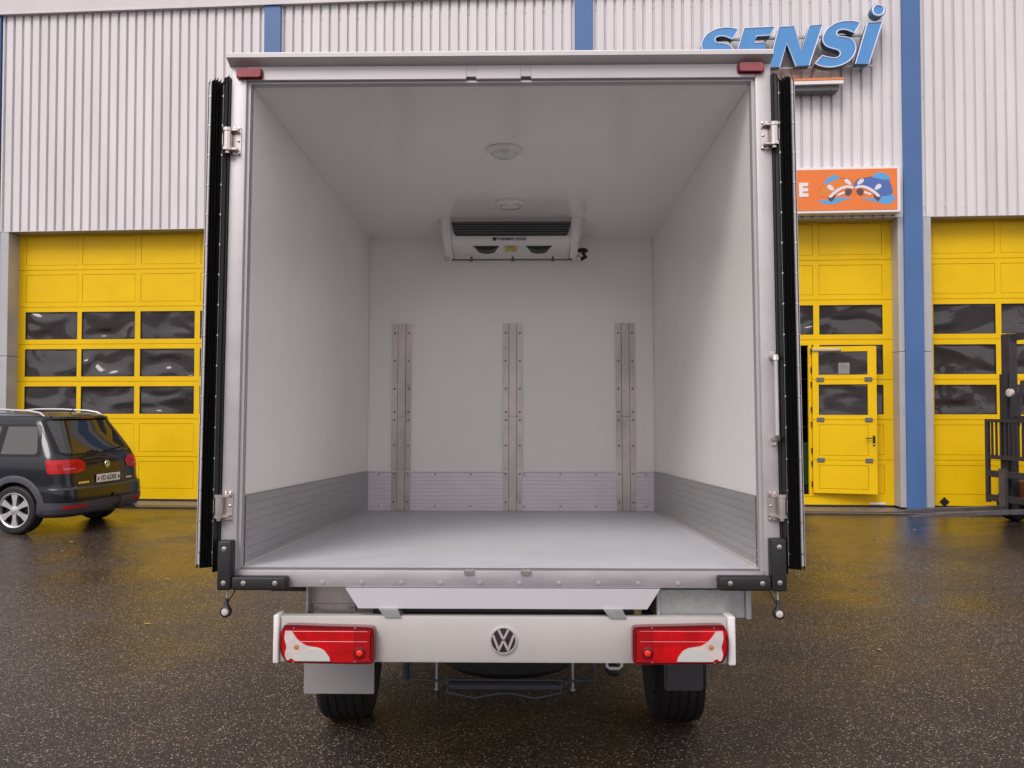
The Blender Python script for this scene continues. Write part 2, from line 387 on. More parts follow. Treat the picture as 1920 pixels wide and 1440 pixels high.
# doorway frame trim
p=MB(); p.box(5.075,5.13,.29,.345,.20,2.80,.003); p.box(4.09,5.13,.291,.344,2.765,2.815,.003); p.box(4.09,4.14,.29,.345,.20,2.765,.003); p.box(4.09,5.25,.288,.344,.19,.215,.002)
p.build('wicket_frame',M_yel,door_m)
p=MB(); p.box(6.08,6.33,.288,.2995,.055,.085); p.build('maker_plate',M_sign_w,door_m,0)
# diamond label on the right-hand door
p=MB(); p.prism([(7.22,.11),(7.30,.19),(7.38,.11),(7.30,.03+.0)],.285,.2985); p.tube([(7.30,.284,.11),(7.30,.27,.11)],.03,12); p.build('pull_handle',M_black,door_r)
# paving strip before the doors
p=MB(); p.grid([[(x,y,.008) for x in (-9.6,-4,1.2,6.7,18)] for y in (-.66,-.3,.0,.44)])
o=p.build('pavement',M_conc); o.location=BLOC; o.rotation_euler=BROT; tag(o,kind='structure')
p=MB(); p.box(-9.6,18,-.46,-.40,.009,.014); p.box(-9.6,18,-.70,-.655,.0,.020)
for x0,x1 in PIL: p.box(x0-.01,x1+.01,-.10,-.052,.009,.03)
o=p.build('drain_channel',mat('drain_metal',(.06,.055,.055),.45,.4,var=.3),bld); 
# inside the open doorway
gm=empty('floor_machine',(0,0,0),label='green machine standing in the dark just inside the open wicket doorway',cat='machine')
gm.location=(5.2,15.6,0)
p=MB(); p.box(-.35,.35,-.3,.3,.25,1.05,.03); p.build('housing',M_green,gm)
p=MB(); p.box(-.4,.4,-.35,.35,.02,.25,.02); p.build('base',M_black,gm)
p=MB(); p.box(-.15,.2,-.1,.1,1.05,1.6,.02); p.build('control_head',M_galv,gm)
sh=empty('wall_shelf',(5.3,16.5,0),label='thin light shelf in the dark workshop beyond the wicket doorway',cat='shelf')
p=MB(); p.box(-.8,.8,0,.3,2.25,2.28); p.box(-.8,.8,0,.3,1.3,1.33); p.build('shelf_board',M_galv,sh)
p=MB(); 
for x in (-.8,.77): p.box(x,x+.03,0,.03,.02,2.5)
p.build('upright',M_galv,sh)
# ================================================================== SIGNS
def bloc(x,y,z):
    v=Matrix.Rotation(R(-4.3),4,'Z')@Vector((x,y,z)); return v+Vector(BLOC)
sg=empty('shop_sign',bloc(0,0,0),BROT,label='large blue three-dimensional SENSI letters on the cladding above the van body',cat='sign')
def ZX(x,y):   # outline units -> metres on the facade
    return (3.082+ (x-0)*.001832, 7.375+(605-y)*.001762)
S2=[(1490,212),(1430,193),(1360,190),(1290,202),(1230,232),(1185,275),(1158,335),(1160,385),(1190,425),(1240,447),(1285,462),(1308,488),(1300,520),(1268,538),(1215,532),(1148,512),(1085,585),(1130,608),(1190,622),(1250,622),(1320,605),(1380,572),(1425,520),(1445,460),(1438,405),(1405,362),(1350,342),(1300,335),(1278,315),(1285,285),(1320,270),(1370,275),(1435,305)]
E_=[(455,225),(725,220),(692,302),(565,305),(542,372),(652,370),(630,450),(518,455),(496,530),(610,530),(585,610),(345,612)]
N_=[(765,225),(905,222),(962,460),(1038,220),(1155,218),(1032,603),(915,606),(835,382),(772,605),(672,608)]
I_=[(1550,215),(1680,212),(1560,600),(1440,600)]
keepS=(0,15,16,32)
letters=[('S',smooth_poly([(x-1085,215+(y-190)*.98) for x,y in S2],4,keepS),None),('E',E_,None),('N',N_,None),('S',smooth_poly(S2,4,keepS),None),('I',I_,None)]
Y0,Y1=-.30,-.155
for ch,poly,_ in letters:
    P=[ZX(*p) for p in poly]
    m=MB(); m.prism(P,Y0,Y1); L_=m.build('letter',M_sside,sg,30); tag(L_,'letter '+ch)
    cx=sum(p[0] for p in P)/len(P)
    m=MB(); m.prism(P,Y0-.004,Y0-.001); m.build('letter_face',M_sblue,L_,0)
    m=MB(); Q=[(x,Y0-.006,z) for x,z in P]; m.tube(Q+[Q[0]],.010,6,False); m.build('letter_edge',M_sedge,L_)
P=[ZX(x,y) for x,y in circ(1647,98,64,32)]
m=MB(); m.prism(P,Y0,Y1); L_=m.build('letter_dot',M_sside,sg,30)
m=MB(); m.prism([ZX(x,y) for x,y in circ(1647,98,62,32)],Y0-.004,Y0-.001); m.build('letter_face',M_sblue,L_,0)
m=MB(); Q=[(*ZX(x,y),) for x,y in circ(1647,98,50,32)]; Q=[(a,Y0-.008,b) for a,b in Q]; m.tube(Q+[Q[0],Q[1]],.014,8,False); m.build('letter_edge',M_sedge,L_)
m=MB()
for y in (292,585):
    z=ZX(0,y)[1]; m.box(3.35,6.05,Y1+.002,Y1+.035,z-.018,z+.018)
for x in (3.5,4.3,5.1,5.9):
    for y in (292,585):
        z=ZX(0,y)[1]; m.box(x,x+.03,Y1+.036,.02,z-.015,z+.015)
m.build('mounting_rail',M_galv,sg,0)
m=MB(); m.box(2.6,5.53,-.30,-.02,7.065,7.125,.004); m.build('sign_bar',M_sign_w,sg)
m=MB(); m.box(2.7,5.47,-.24,-.02,6.985,7.064); m.build('bar_shadow',M_gplas,sg,0)  # dark box added below the bar in place of its shaded underside
m=MB(); m.box(2.6,5.535,-.305,-.02,7.128,7.165,.003); m.build('sign_stripe',mat('stripe_orange',(.75,.22,.05),.4),sg)
# orange box sign
og=empty('orange_sign',bloc(0,0,0),BROT,label='orange box sign with letter E and two cartoon-style cars, above the middle yellow door',cat='sign')
m=MB(); m.box(1.9,6.46,-.20,-.015,4.93,5.70,.008); m.build('sign_box',M_sign_w,og)
m=MB(); m.box(1.96,6.405,-.206,-.2005,4.975,5.66); m.build('sign_face',M_sign_o,og,0)
text_mesh('sign_letter','E',.30,M_sign_w,og,(4.885,-.209,5.315),off=.016,ext=.002,sx=1.0)
def sx(u,v): # picture units (from the sign artwork, 8.73 per px) -> metres
    return (4.830+(u-120)/1660*1.585, 4.975+(830-v)/675*.685)
def art(name,poly,m_,d,sm=True,n=3):
    P=[sx(*p) for p in (smooth_poly(poly,n) if sm else poly)]
    q=MB(); q.prism(P,-.2065-d*.0012,-.2062-(d-1)*.0012); return q.build(name,m_,og,0)
m_lb=mat('art_light_blue',(.10,.34,.66),.4); m_bl=mat('art_blue',(.07,.14,.42),.4); m_or=mat('art_orange',(.72,.21,.03),.4); m_ln=mat('art_line',(.10,.05,.06),.4); m_wh=mat('art_white',(.72,.68,.74),.4); m_gy=mat('art_grey',(.36,.33,.40),.4)
art('picture_shadow',[(430,670),(600,650),(780,620),(990,625),(860,665),(720,720),(560,725)],m_lb,1)
art('picture_shadow',[(1150,650),(1350,640),(1600,590),(1725,610),(1700,700),(1590,745),(1400,700)],m_lb,1)
def artcar(f,body,roof,col):
    art('picture_tyre',[(f(x),y) for x,y in ((590,600),(640,690),(700,640),(720,560),(640,560))],m_ln,2)
    art('picture_tyre',[(f(x),y) for x,y in ((890,500),(900,580),(960,590),(1010,520),(960,480))],m_ln,2)
    art('picture_body_line',[(f(x)+0,y) for x,y in [(a,b-8) for a,b in body]],m_ln,2)
    art('picture_body',[(f(x),y) for x,y in body],col,3)
    art('picture_windscreen',[(f(x),y) for x,y in roof],m_lb,4)
    art('picture_bumper',[(f(x),y) for x,y in ((610,600),(720,500),(850,435),(960,425),(1030,450),(1020,480),(930,465),(820,495),(720,560),(650,620))],m_wh,5)
    art('picture_headlight',[(f(x),y) for x,y in ((590,420),(640,410),(690,460),(690,505),(630,490),(590,460))],m_wh,5)
    art('picture_headlight',[(f(x),y) for x,y in ((880,325),(930,320),(985,370),(985,420),(930,400),(890,370))],m_wh,5)
    art('picture_number_plate',[(f(x),y) for x,y in ((750,565),(870,520),(885,555),(770,595))],m_wh,5,False)
artcar(lambda x:x,[(450,560),(470,470),(520,400),(600,330),(720,300),(860,310),(980,340),(1030,400),(1030,470),(900,450),(760,490),(640,590),(560,620)],[(530,400),(560,320),(640,270),(720,245),(800,300),(720,330),(620,370)],m_or)
artcar(lambda x:2085-x,[(400,560),(420,430),(480,330),(600,290),(720,290),(860,310),(980,330),(1035,400),(1035,470),(900,450),(760,490),(620,590),(500,600)],[(430,330),(470,270),(560,225),(650,220),(740,290),(640,320),(540,340)],m_bl)
# ================================================================== DELIVERY VAN WITH BOX BODY
van=empty('box_van',(-.053,3.3,0),(R(-2.31),0,R(-.9)),label='white refrigerated box van seen from behind with both rear doors folded open',cat='van')
HW=1.118; IW=1.043; ZF=1.072; ZK=3.075; D=2.72; LEN=2.80; ZTOP=3.15
m=MB()
m.box(-HW,-IW-.003,.062,LEN,1.0,ZTOP-.004); o=m.build('side_panel',M_gel,van,0)
m=MB(); m.box(IW+.003,HW,.062,LEN,1.0,ZTOP-.004); m.build('side_panel',M_gel,van,0)
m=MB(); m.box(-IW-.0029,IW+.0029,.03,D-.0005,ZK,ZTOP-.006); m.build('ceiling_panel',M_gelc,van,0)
m=MB(); m.box(-IW-.0029,IW+.0029,D,LEN-.001,ZF-.05,ZTOP-.007); m.build('bulkhead_panel',M_gel,van,0)
m=MB(); m.box(-IW-.0029,IW+.0029,.03,D-.001,1.002,ZF); m.build('floor_panel',M_floor,van,0)
m=MB(); m.box(-HW-.004,HW+.004,.02,LEN+.004,ZTOP-.003,ZTOP+.02,.004); m.build('roof_panel',M_white,van)
# rear portal frame
m=MB(); m.box(-HW-.002,-1.056,-.004,.06,1.0,3.141,.004,2); m.build('portal_post',M_alu,van)
m=MB(); m.box(1.056,HW+.002,-.004,.06,1.0,3.141,.004,2); m.build('portal_post',M_alu,van)
m=MB()
for a,b in ((-1.0555,-.139),(-.099,.088),(.130,1.0555)): m.box(a,b,-.004,.06,3.083,3.141,.0015)
for a,b in ((-.139,-.099),(.088,.130)): m.box(a,b,-.002,.06,3.094,3.141)
m.build('portal_header',M_alu,van)
m=MB(); m.box(-1.0555,1.0555,-.006,.06,.998,1.0655,.004,2)
o=m.build('portal_sill',mat('sill_aluminium',(.42,.395,.415),.45,.4,var=.22,vscale=6,rvar=.1,stretch=(.4,1,1)),van)
for k in range(12):
    x=-.863+k*.1575
    m=MB(); m.lathe([(.009,-.0062),(.009,-.0085),(.005,-.0095)],(x,0,1.017),'Y',12)
    m.build('rivet',MATS['sill_aluminium'],o)
# inner rebate (seal line) of the portal
m=MB(); m.box(-1.0555,-IW,.012,.05,1.066,3.0825); m.box(IW,1.0555,.012,.05,1.066,3.0825); m.box(-IW,IW,.012,.05,3.074,3.0825); m.build('portal_rebate',mat('rebate_grey',(.45,.43,.44),.45,.4),van,0)
m=MB(); m.box(-IW,IW,.012,.0295,1.066,1.0712); m.build('floor_edge_strip',mat('edge_seal',(.16,.15,.15),.6),van,0)
# drip lip on the roof edge
m=MB(); m.prism([(-.050,3.176),(-.050,3.160),(-.040,3.157),(-.004,3.142),(.02,3.142),(.02,3.185),(-.04,3.185)],-HW-.010,HW+.003,'YZ'); m.build('drip_lip',mat('lip_grey',(.60,.57,.58),.5,.05,var=.1),van)
# catches for the locking rods
for x in (-.118,.108):
    m=MB(); m.box(x-.020,x+.020,-.016,-.0065,1.050,1.070,.002); m.box(x-.014,x+.014,-.019,-.0165,1.058,1.064); m.build('lock_catch',M_steel,van)
# marker lamps
for x in (-1.042,1.037):
    z=3.107 if x<0 else 3.119
    m=MB(); m.prism(rrect(x-.056,x+.056,z-.023,z+.023,.014),-.010,-.0045); o=m.build('marker_lamp',M_redd,van)
    m=MB(); m.prism(rrect(x-.049,x+.049,z-.018,z+.018,.010),-.026,-.0102); m.build('lens',M_redm,o)
# kick plates
for s in (-1,1):
    m=MB(); xs=s*(IW-.0005); P=[]; z=ZF+.002
    prof=[]; n=0
    while z<1.355:
        prof+=[(s*(IW-.004),z),(s*(IW-.004),z+.028),(s*(IW-.0015),z+.030),(s*(IW-.0015),z+.034)]; z+=.036
    prof.append((s*(IW-.004),1.360)); prof.append((s*(IW+.0),1.361))
    m.grid([[(x,y,zz) for x,zz in prof] for y in (.052,D-.004)]); m.build('kick_plate',M_kick,van,20)
    m=MB(); m.box(s*(IW-.004),s*(IW-.007),.052,D-.01,ZF+.001,ZF+.012); m.build('sealing_bead',mat('sealant',(.55,.52,.49),.6),van,0)
m=MB(); prof=[]; z=ZF+.002
while z<1.34:
    prof+=[(D-.006,z),(D-.006,z+.021),(D-.002,z+.0225),(D-.002,z+.026)]; z+=.0275
prof+=[(D-.006,1.352),(D-.012,1.353),(D-.012,1.358),(D,1.358)]
m.grid([[(x,y,zz) for y,zz in prof] for x in (-IW+.004,IW-.004)]); o=m.build('rear_kick_plate',M_kickb,van,20)
for x in (-.96,-.55,-.29,-.04,.10,.36,.62,.98):
    for z in (1.105,1.335): m=MB(); m.lathe([(.006,D-.0065),(.006,D-.009)],(x,0,z),'Y',8); m.build('screw',M_gplas,o)
for s in (-1,1):
    m=MB(); m.tube([(s*(IW-.001),D-.001,1.37),(s*(IW-.001),D-.001,ZK)],.003,8); m.tube([(s*(IW-.001),.06,ZK-.001),(s*(IW-.001),D,ZK-.001)],.0025,8); m.build('corner_bead',M_gel,van)
m=MB(); m.tube([(-IW,D-.001,ZK-.001),(IW,D-.001,ZK-.001)],.003,8); m.build('corner_bead',M_gel,van)
# three load rails on the bulkhead
for xc in (-.800,.015,.838):
    t=MB(); a,b=ZF+.004,2.437
    for z0,z1 in ((a,1.756),(1.759,b)):
        t.prism([(xc-.070,D-.0065),(xc-.070,D-.010),(xc-.031,D-.010),(xc-.030,D-.0065)],z0,z1,'XY')
        t.prism([(xc+.070,D-.0065),(xc+.070,D-.010),(xc+.031,D-.010),(xc+.030,D-.0065)],z0,z1,'XY')
        t.prism([(xc-.0285,D-.0065),(xc-.0285,D-.013),(xc-.026,D-.015),(xc+.026,D-.015),(xc+.0285,D-.013),(xc+.0285,D-.0065)],z0,z1,'XY')
    o=t.build('load_rail',M_alus,van)
    for s in (-1,1):
        for z in (2.37,2.165,1.96,1.79,1.73,1.545,1.34,1.135): t=MB(); t.lathe([(.0075,D-.0102),(.0075,D-.0125),(.004,D-.0135)],(xc+s*.051,0,z),'Y',10); t.build('rail_screw',M_gplas,o)
    t=MB(); 
    for s in (-1,1): t.box(xc+s*.0293-.0006,xc+s*.0293+.0006,D-.0098,D-.0066,a,b)
    t.build('rail_groove',M_gplas,o,0)
# ceiling dome lights
for x,y in ((0.0,.817),(.015,1.772)):
    m=MB(); m.lathe([(.095,ZK-.0005),(.095,ZK-.010),(.086,ZK-.020),(.07,ZK-.022)],(x,y,0),'Z',40); o=m.build('dome_light',M_wplas,van)
    m=MB(); m.lathe([(.069,ZK-.0225),(.060,ZK-.034),(.03,ZK-.040),(.004,ZK-.041)],(x,y,0),'Z',32); m.build('lens',M_clearg,o)
# evaporator of the cooling unit, under the ceiling
ev=empty('cooling_evaporator',(0.0,0,0)); ev.parent=van
EX0,EX1=-.495,.515
prof=[(2.14,ZK-.001),(2.15,3.035),(2.175,2.955),(2.19,2.930),(2.215,2.908),(2.235,2.902),(2.30,2.890),(2.45,2.872),(2.715,2.905),(2.715,ZK-.001)]
m=MB(); m.prism(prof,EX0+.10,EX1-.10,'YZ'); m.build('casing',M_wplas,ev)
for s,(xa,xb) in ((-1,(EX0,EX0+.0995)),(1,(EX1-.0995,EX1))):
    m=MB(); rows=[]
    pr=[(2.125,ZK-.001),(2.13,3.045),(2.165,2.95),(2.20,2.905),(2.28,2.872),(2.38,2.852),(2.715,2.90),(2.715,ZK-.001)]
    n=8
    for i in range(n+1):
        t=i/n; x=xa+(xb-xa)*t; e=(t if s>0 else 1-t)  # 1 at the outer side
        sh=max(0,e-.45)/.55; sh=sh*sh
        cy,cz=2.55,3.0
        rows.append([(x-(s*.075*max(0,(3.07-z)/.28) if e>.5 else 0)*((e-.5)*2),y+(cy-y)*.16*sh,z+((cz-z)*.12*sh if z<3.06 else 0)) for y,z in pr])
    m.grid(rows); m.bm.faces.new([m.bm.verts[:][k] for k in range(0,len(pr))]) if False else None
    bmesh.ops.holes_fill(m.bm,edges=m.bm.edges,sides=20)
    m.build('end_cover',M_wplas,ev,40)
# air outlet grille
m=MB(); m.prism([(-.388,3.043),(.412,3.043),(.393,2.963),(.380,2.955),(-.357,2.955),(-.370,2.963)],2.120,2.151); m.build('grille_recess',M_ink,ev)
m=MB()
for k in range(5):
    z=3.032-k*.0165; m.box(-.382+k*.004,.406-k*.004,2.108,2.119,z-.0035,z+.0035,.001)
m.build('grille_slat',M_gplas,ev)
for xc in (-.16,.20):
    m=MB(); m.prism([(xc-.095,2.906),(xc+.095,2.906),(xc+.055,2.886),(xc+.02,2.876),(xc-.02,2.876),(xc-.055,2.886)],2.225,2.34); m.build('fan_opening',M_ink,ev)
text_mesh('brand_lettering','THERMO KING',.030,M_ink,ev,(.012,2.170,2.938),rot=(R(62),0,0),off=.0006)
m=MB(); m.box(-.112,-.092,2.172,2.184,2.930,2.950); m.build('brand_mark',M_ink,ev,0)
for x,cc in ((-.012,M_yelw),(.030,mat('warning_orange',(.65,.33,.08),.5))):
    m=MB(); m.prism([(x-.017,2.882),(x+.017,2.882),(x,2.906)],2.218,2.30); m.build('warning_sticker',cc,ev,0)
m=MB(); m.tube([(-.41,2.40,2.848),(.44,2.40,2.848)],.006,8); m.build('drain_pipe',M_gplas,ev)
for x in (-.27,.02,.30):
    m=MB(); m.tube([(x,2.39,2.868),(x,2.39,2.834)],[.007,.012],8); m.build('pipe_clip',M_gplas,ev)
for x in (-.44,.475):
    m=MB(); m.tube([(x,2.38,2.86),(x,2.36,2.842)],.018,12); m.build('end_plug',M_alus,ev)
m=MB(); m.tube([(.49,2.55,2.945),(.525,2.50,2.94),(.537,2.46,2.925),(.515,2.46,2.905),(.535,2.48,2.885),(.50,2.5,2.87)],.015,10); m.build('hose',M_black,ev)
# --- rear doors folded back along the sides; their sealed edges face the camera
for s in (-1,1):
    dr=empty('rear_door',(0,0,0)); dr.parent=van; zb,zt=1.086,3.058
    x=lambda a:s*a
    m=MB(); m.box(x(1.142),x(1.212),.0,1.06,zb,zt-.01); m.build('door_panel',M_white,dr,0)
    m=MB(); m.box(x(1.199),x(1.209),-.014,-.0005,zb,zt+.006,.002); m.box(x(1.2145),x(1.217),-.006,.05,zb,zt); m.build('edge_profile',M_alu,dr)
    m=MB(); m.box(x(1.1445),x(1.1505),-.014,-.0005,zb,zt,.002); m.build('edge_profile',M_galv,dr)
    for xx in (1.204,1.1475):
        z=zb+.05
        while z<zt: q=MB(); q.lathe([(.0045,-.0142),(.0045,-.016)],(x(xx),0,z),'Y',8); q.build('profile_screw',M_steel,dr); z+=.125
    for a,b,h,yy in ((1.151,1.1625,.0,-.028),(1.1630,1.1745,.006,-.028),(1.175,1.1865,.012,-.028),(1.187,1.1985,.012,-.028),(1.1285,1.144,.02,-.040),(1.2095,1.2142,.01,-.012)):
        t=MB(); A,B=x(a),x(b); c=(A+B)/2
        zlo=zb-.012+(1.19-a)*.1-.02*(a<1.13); zhi=zt+h
        # sealing lip with a round nose and a pointed mitre at the top
        base=[(A,-.0008),(A,yy*.6),(c,yy),(B,yy*.6),(B,-.0008)]
        vb=[t.bm.verts.new((px,py,zlo)) for px,py in base]; vt=[t.bm.verts.new((px,py,zhi+(.030 if i==(0 if s<0 else 0) else .012 if i==1 else 0))) for i,(px,py) in enumerate(base)]
        for k in range(4): t.bm.faces.new((vb[k],vb[k+1],vt[k+1],vt[k]))
        t.bm.faces.new((vb[4],vb[0],vt[0],vt[4])); t.bm.faces.new(vb[::-1]); f=t.bm.faces.new(vt); bmesh.ops.triangulate(t.bm,faces=[f])
        t.build('door_seal',M_blackg,dr,50)
    m=MB(); m.box(x(1.121),x(1.1275),-.012,1.0,zb-.03,zt+.035); m.build('inner_seal',M_black,dr,0)
# hinges
for s in (-1,1):
    for z in (2.822+(.012 if s>0 else 0),1.320+(.004 if s>0 else 0)):
        h=empty('hinge',(0,0,0)); h.parent=van
        xb=s*1.122
        m=MB(); m.box(s*1.072,s*1.112,-.0085,-.0045,z-.058,z+.058,.001); m.build('hinge_plate',M_steel,h)
        m=MB(); m.tube([(xb,-.026,z-.033),(xb,-.026,z+.033)],.0175,16); m.build('hinge_barrel',M_steel,h)
        m=MB()
        for dz in (-1,1):
            m.tube([(xb,-.026,z+dz*.0335),(xb,-.026,z+dz*.047)],.021,16); m.box(s*1.08,xb,-.034,-.009,z+dz*.034,z+dz*.046,.002)
        m.tube([(xb,-.026,z-.058),(xb,-.026,z-.0475)],.010,10); m.box(s*1.1225,s*1.145,-.03,-.015,z-.026,z+.026,.002)
        m.build('hinge_bracket',M_steel,h)
        for dx,dz in ((1.082,-.052),(1.100,-.052),(1.082,.052),(1.100,.052),(1.083,0)): m=MB(); m.lathe([(.006,-.0086),(.006,-.013),(.003,-.0145)],(s*dx,0,z+dz),'Y',8); m.build('hinge_bolt',M_steel,h)
# grab handle on the right post
h=empty('grab_handle',(0,0,0)); h.parent=van
m=MB(); m.tube([(1.104,-.045,1.605),(1.104,-.045,1.905)],.0085,12); m.build('grip',M_alu,h)
for z,e in ((1.905,1),(1.605,-1)):
    m=MB(); m.tube([(1.104,-.045,z),(1.104,-.045,z+e*.012),(1.100,-.02,z+e*.015),(1.100,-.004,z+e*.015)],.012,10); m.box(1.090,1.113,-.0095,-.0045,z+e*.016,z+e*.042,.002)
    m.build('handle_bracket',M_steel,h)
# rubber corner buffers
def buffer(x0,x1,z0,z1,bolts):
    m=MB(); m.box(x0,x1,-.060,-.0065,z0,z1,.008,3); o=m.build('rubber_buffer',M_black,van)
    for x,z in bolts: b=MB(); b.lathe([(.010,-.0605),(.010,-.0635),(.005,-.0645)],(x,0,z),'Y',12); b.build('buffer_bolt',M_steel,o)
buffer(-1.112,-1.056,.993,1.187,((-1.084,1.155),(-1.084,1.022)))
buffer(-1.054,-.838,.994,1.046,((-1.005,1.022),(-.880,1.022)))
buffer(1.068,1.127,.996,1.200,((1.098,1.168),(1.098,1.03)))
buffer(.862,1.066,.998,1.053,((.905,1.027),(1.030,1.027)))
# dangling side lamps on rubber arms
for x in (-1.087,1.104):
    l=empty('outline_lamp',(0,0,0)); l.parent=van
    m=MB(); m.tube([(x,-.005,.998),(x,-.008,.945)],.004,8); m.build('lamp_bracket',M_alu,l)
    m=MB(); m.tube([(x,-.010,.955),(x,-.012,.93),(x,-.012,.915)],[.006,.010,.017],10); m.lathe([(.012,.012),(.021,.008),(.0215,-.014),(.017,-.017)],(x,-.012,.903),'Y',20); m.build('lamp_body',M_black,l)
    m=MB(); m.lathe([(.0145,-.0172),(.012,-.021),(.005,-.0235)],(x,-.012,.903),'Y',20); m.build('lens',M_clear,l)
    m=MB(); s=1 if x<0 else -1; m.tube([(x+s*.002,-.006,.935),(x+s*.02,-.004,.965),(x+s*.035,.0,.998)],.0025,6); m.build('cable',M_black,l)
# --- step, brackets and underride beam
m=MB(); m.prism([(-.612,.9965),(.640,.9965),(.588,.917),(-.560,.917)],-.012,.05); m.build('step_plate',mat('step_aluminium',(.68,.67,.71),.42,.55,var=.05,vscale=5,stretch=(.2,1,1)),van)
m=MB(); m.box(-.50,.53,.055,.30,.893,.915); m.box(-.52,.55,.10,.30,.86,.892); m.build('step_support',M_undg,van,0)
for x in (-.43,.46):
    m=MB(); m.prism([(x-.045,.916),(x+.03,.916),(x+.045,.884),(x-.02,.884)],-.026,.05); m.build('step_bracket',M_galv,van)
m=MB(); m.box(-.79,-.605,.17,.185,.868,.975); m.box(-.782,-.605,.155,.17,.876,.902,.002); m.box(-.797,-.790,.10,.20,.83,.997); o=m.build('lamp_bracket_plate',M_alus,van,0)
for x in (-.768,-.622): m=MB(); m.lathe([(.008,.154),(.008,.148)],(x,0,.889),'Y',10); m.build('plate_bolt',M_steel,o)
m=MB(); m.prism([(-.79,.86),(-.62,.86),(-.60,.87),(-.45,.88),(-.42,.85),(-.79,.845)],.12,.16); m.build('cable_duct',M_alus,van)
m=MB(); m.box(.650,.990,.05,.35,.872,.985,.002); o=m.build('storage_tray',M_galv,van)
m=MB(); m.box(.632,.650,.035,.35,.868,.992,.003); m.build('tray_flange',M_galv,o)
m=MB(); m.box(.990,1.012,.035,.35,.868,.992,.003); m.build('tray_flange',M_galv,o)
BZ0,BZ1=.708,.888
m=MB(); m.box(-.868,.900,-.020,.035,BZ0,BZ1,.006,2); bm_=m.build('underride_beam',M_white,van)
for a,b in ((-.892,-.8685),(.9005,.930)):
    m=MB(); m.box(a,b,-.034,.06,BZ0-.003,BZ1+.006,.006,3); m.build('beam_end_cap',M_wplas,van)
# tail lights
def tail(x0,x1,z0,z1,flip):
    def U(u,v):
        u=1-u if flip else u
        return (x0+(x1-x0)*u, z0+(z1-z0)*v)
    base=[U(u,v) for u,v in smooth_poly([(.04,.95),(.10,1.0),(.5,.975),(.93,.95),(.985,.90),(1,.8),(1,.15),(.985,.05),(.93,0),(.5,.01),(.12,.03),(.05,.12),(.005,.38),(.005,.72)],3)]
    t=empty('tail_light',(0,0,0)); t.parent=van
    m=MB(); m.prism(base,-.062,-.0205); m.build('housing',M_redd,t)
    m=MB(); m.prism([U(u,v) for u,v in smooth_poly([(.05,.88),(.5,.87),(.93,.86),(.955,.75),(.955,.16),(.93,.07),(.5,.06),(.14,.07),(.06,.18),(.035,.45),(.035,.7)],3)],-.069,-.0625); m.build('red_lens',M_red,t)
    m=MB(); m.prism([U(u,v) for u,v in smooth_poly([(.067,.86),(.135,.86),(.194,.66),(.287,.49),(.405,.44),(.49,.34),(.548,.09),(.36,.085),(.177,.09),(.135,.16),(.093,.11),(.067,.26),(.082,.46),(.06,.66)],3,(0,1,6,8))],-.0735,-.0695); m.build('clear_lens',M_clear,t)
    m=MB(); m.prism([U(.37+.175*math.cos(a),.10+.31*math.sin(a)) for a in [math.pi*k/16 for k in range(17)]],-.0765,-.0738); m.build('reversing_lens',M_clearg,t)
    m=MB(); m.prism([U(u,v) for u,v in ((.785,.865),(.93,.858),(.953,.75),(.953,.16),(.93,.075),(.785,.068))],-.0702,-.0692); m.build('inner_lens_panel',mat('deep_red_lens',(.34,.001,.004),.16,coat=.25,spec=.35),t,0)
    c=U(.19,.45); m=MB(); m.lathe([(.011,-.0736),(.006,-.0755)],(c[0],0,c[1]),'Y',12); m.build('indicator_bulb',mat('amber',(.42,.2,.08),.3),t)
    c=U(.85,.30); m=MB(); m.lathe([(.0245,-.0692),(.024,-.0725),(.016,-.0745)],(c[0],0,c[1]),'Y',24); m.build('fog_lens_ring',M_redd,t)
    m=MB(); m.lathe([(.012,-.0746),(.008,-.0765),(.003,-.077)],(c[0],0,c[1]),'Y',20); m.build('fog_lens',M_bulb,t)
    m=MB()
    for v,u0 in ((.845,.13),(.585,.23)): 
        a=U(u0,v); b=U(.93,v); m.tube([(a[0],-.0695,a[1]),(b[0],-.0695,b[1])],.0011,6)
    m.build('lens_rib',mat('pink_rib',(.75,.25,.28),.3),t)
    for u,v in ((.155,.93),(.80,.93),(.80,.07),(.155,.06)):
        c=U(u,v); m=MB(); m.lathe([(.0035,-.0625),(.0035,-.071)],(c[0],0,c[1]),'Y',8); m.build('lens_screw',M_steel,t)
tail(-.857,-.485,.712,.862,False); tail(.523,.895,.716,.868,True)
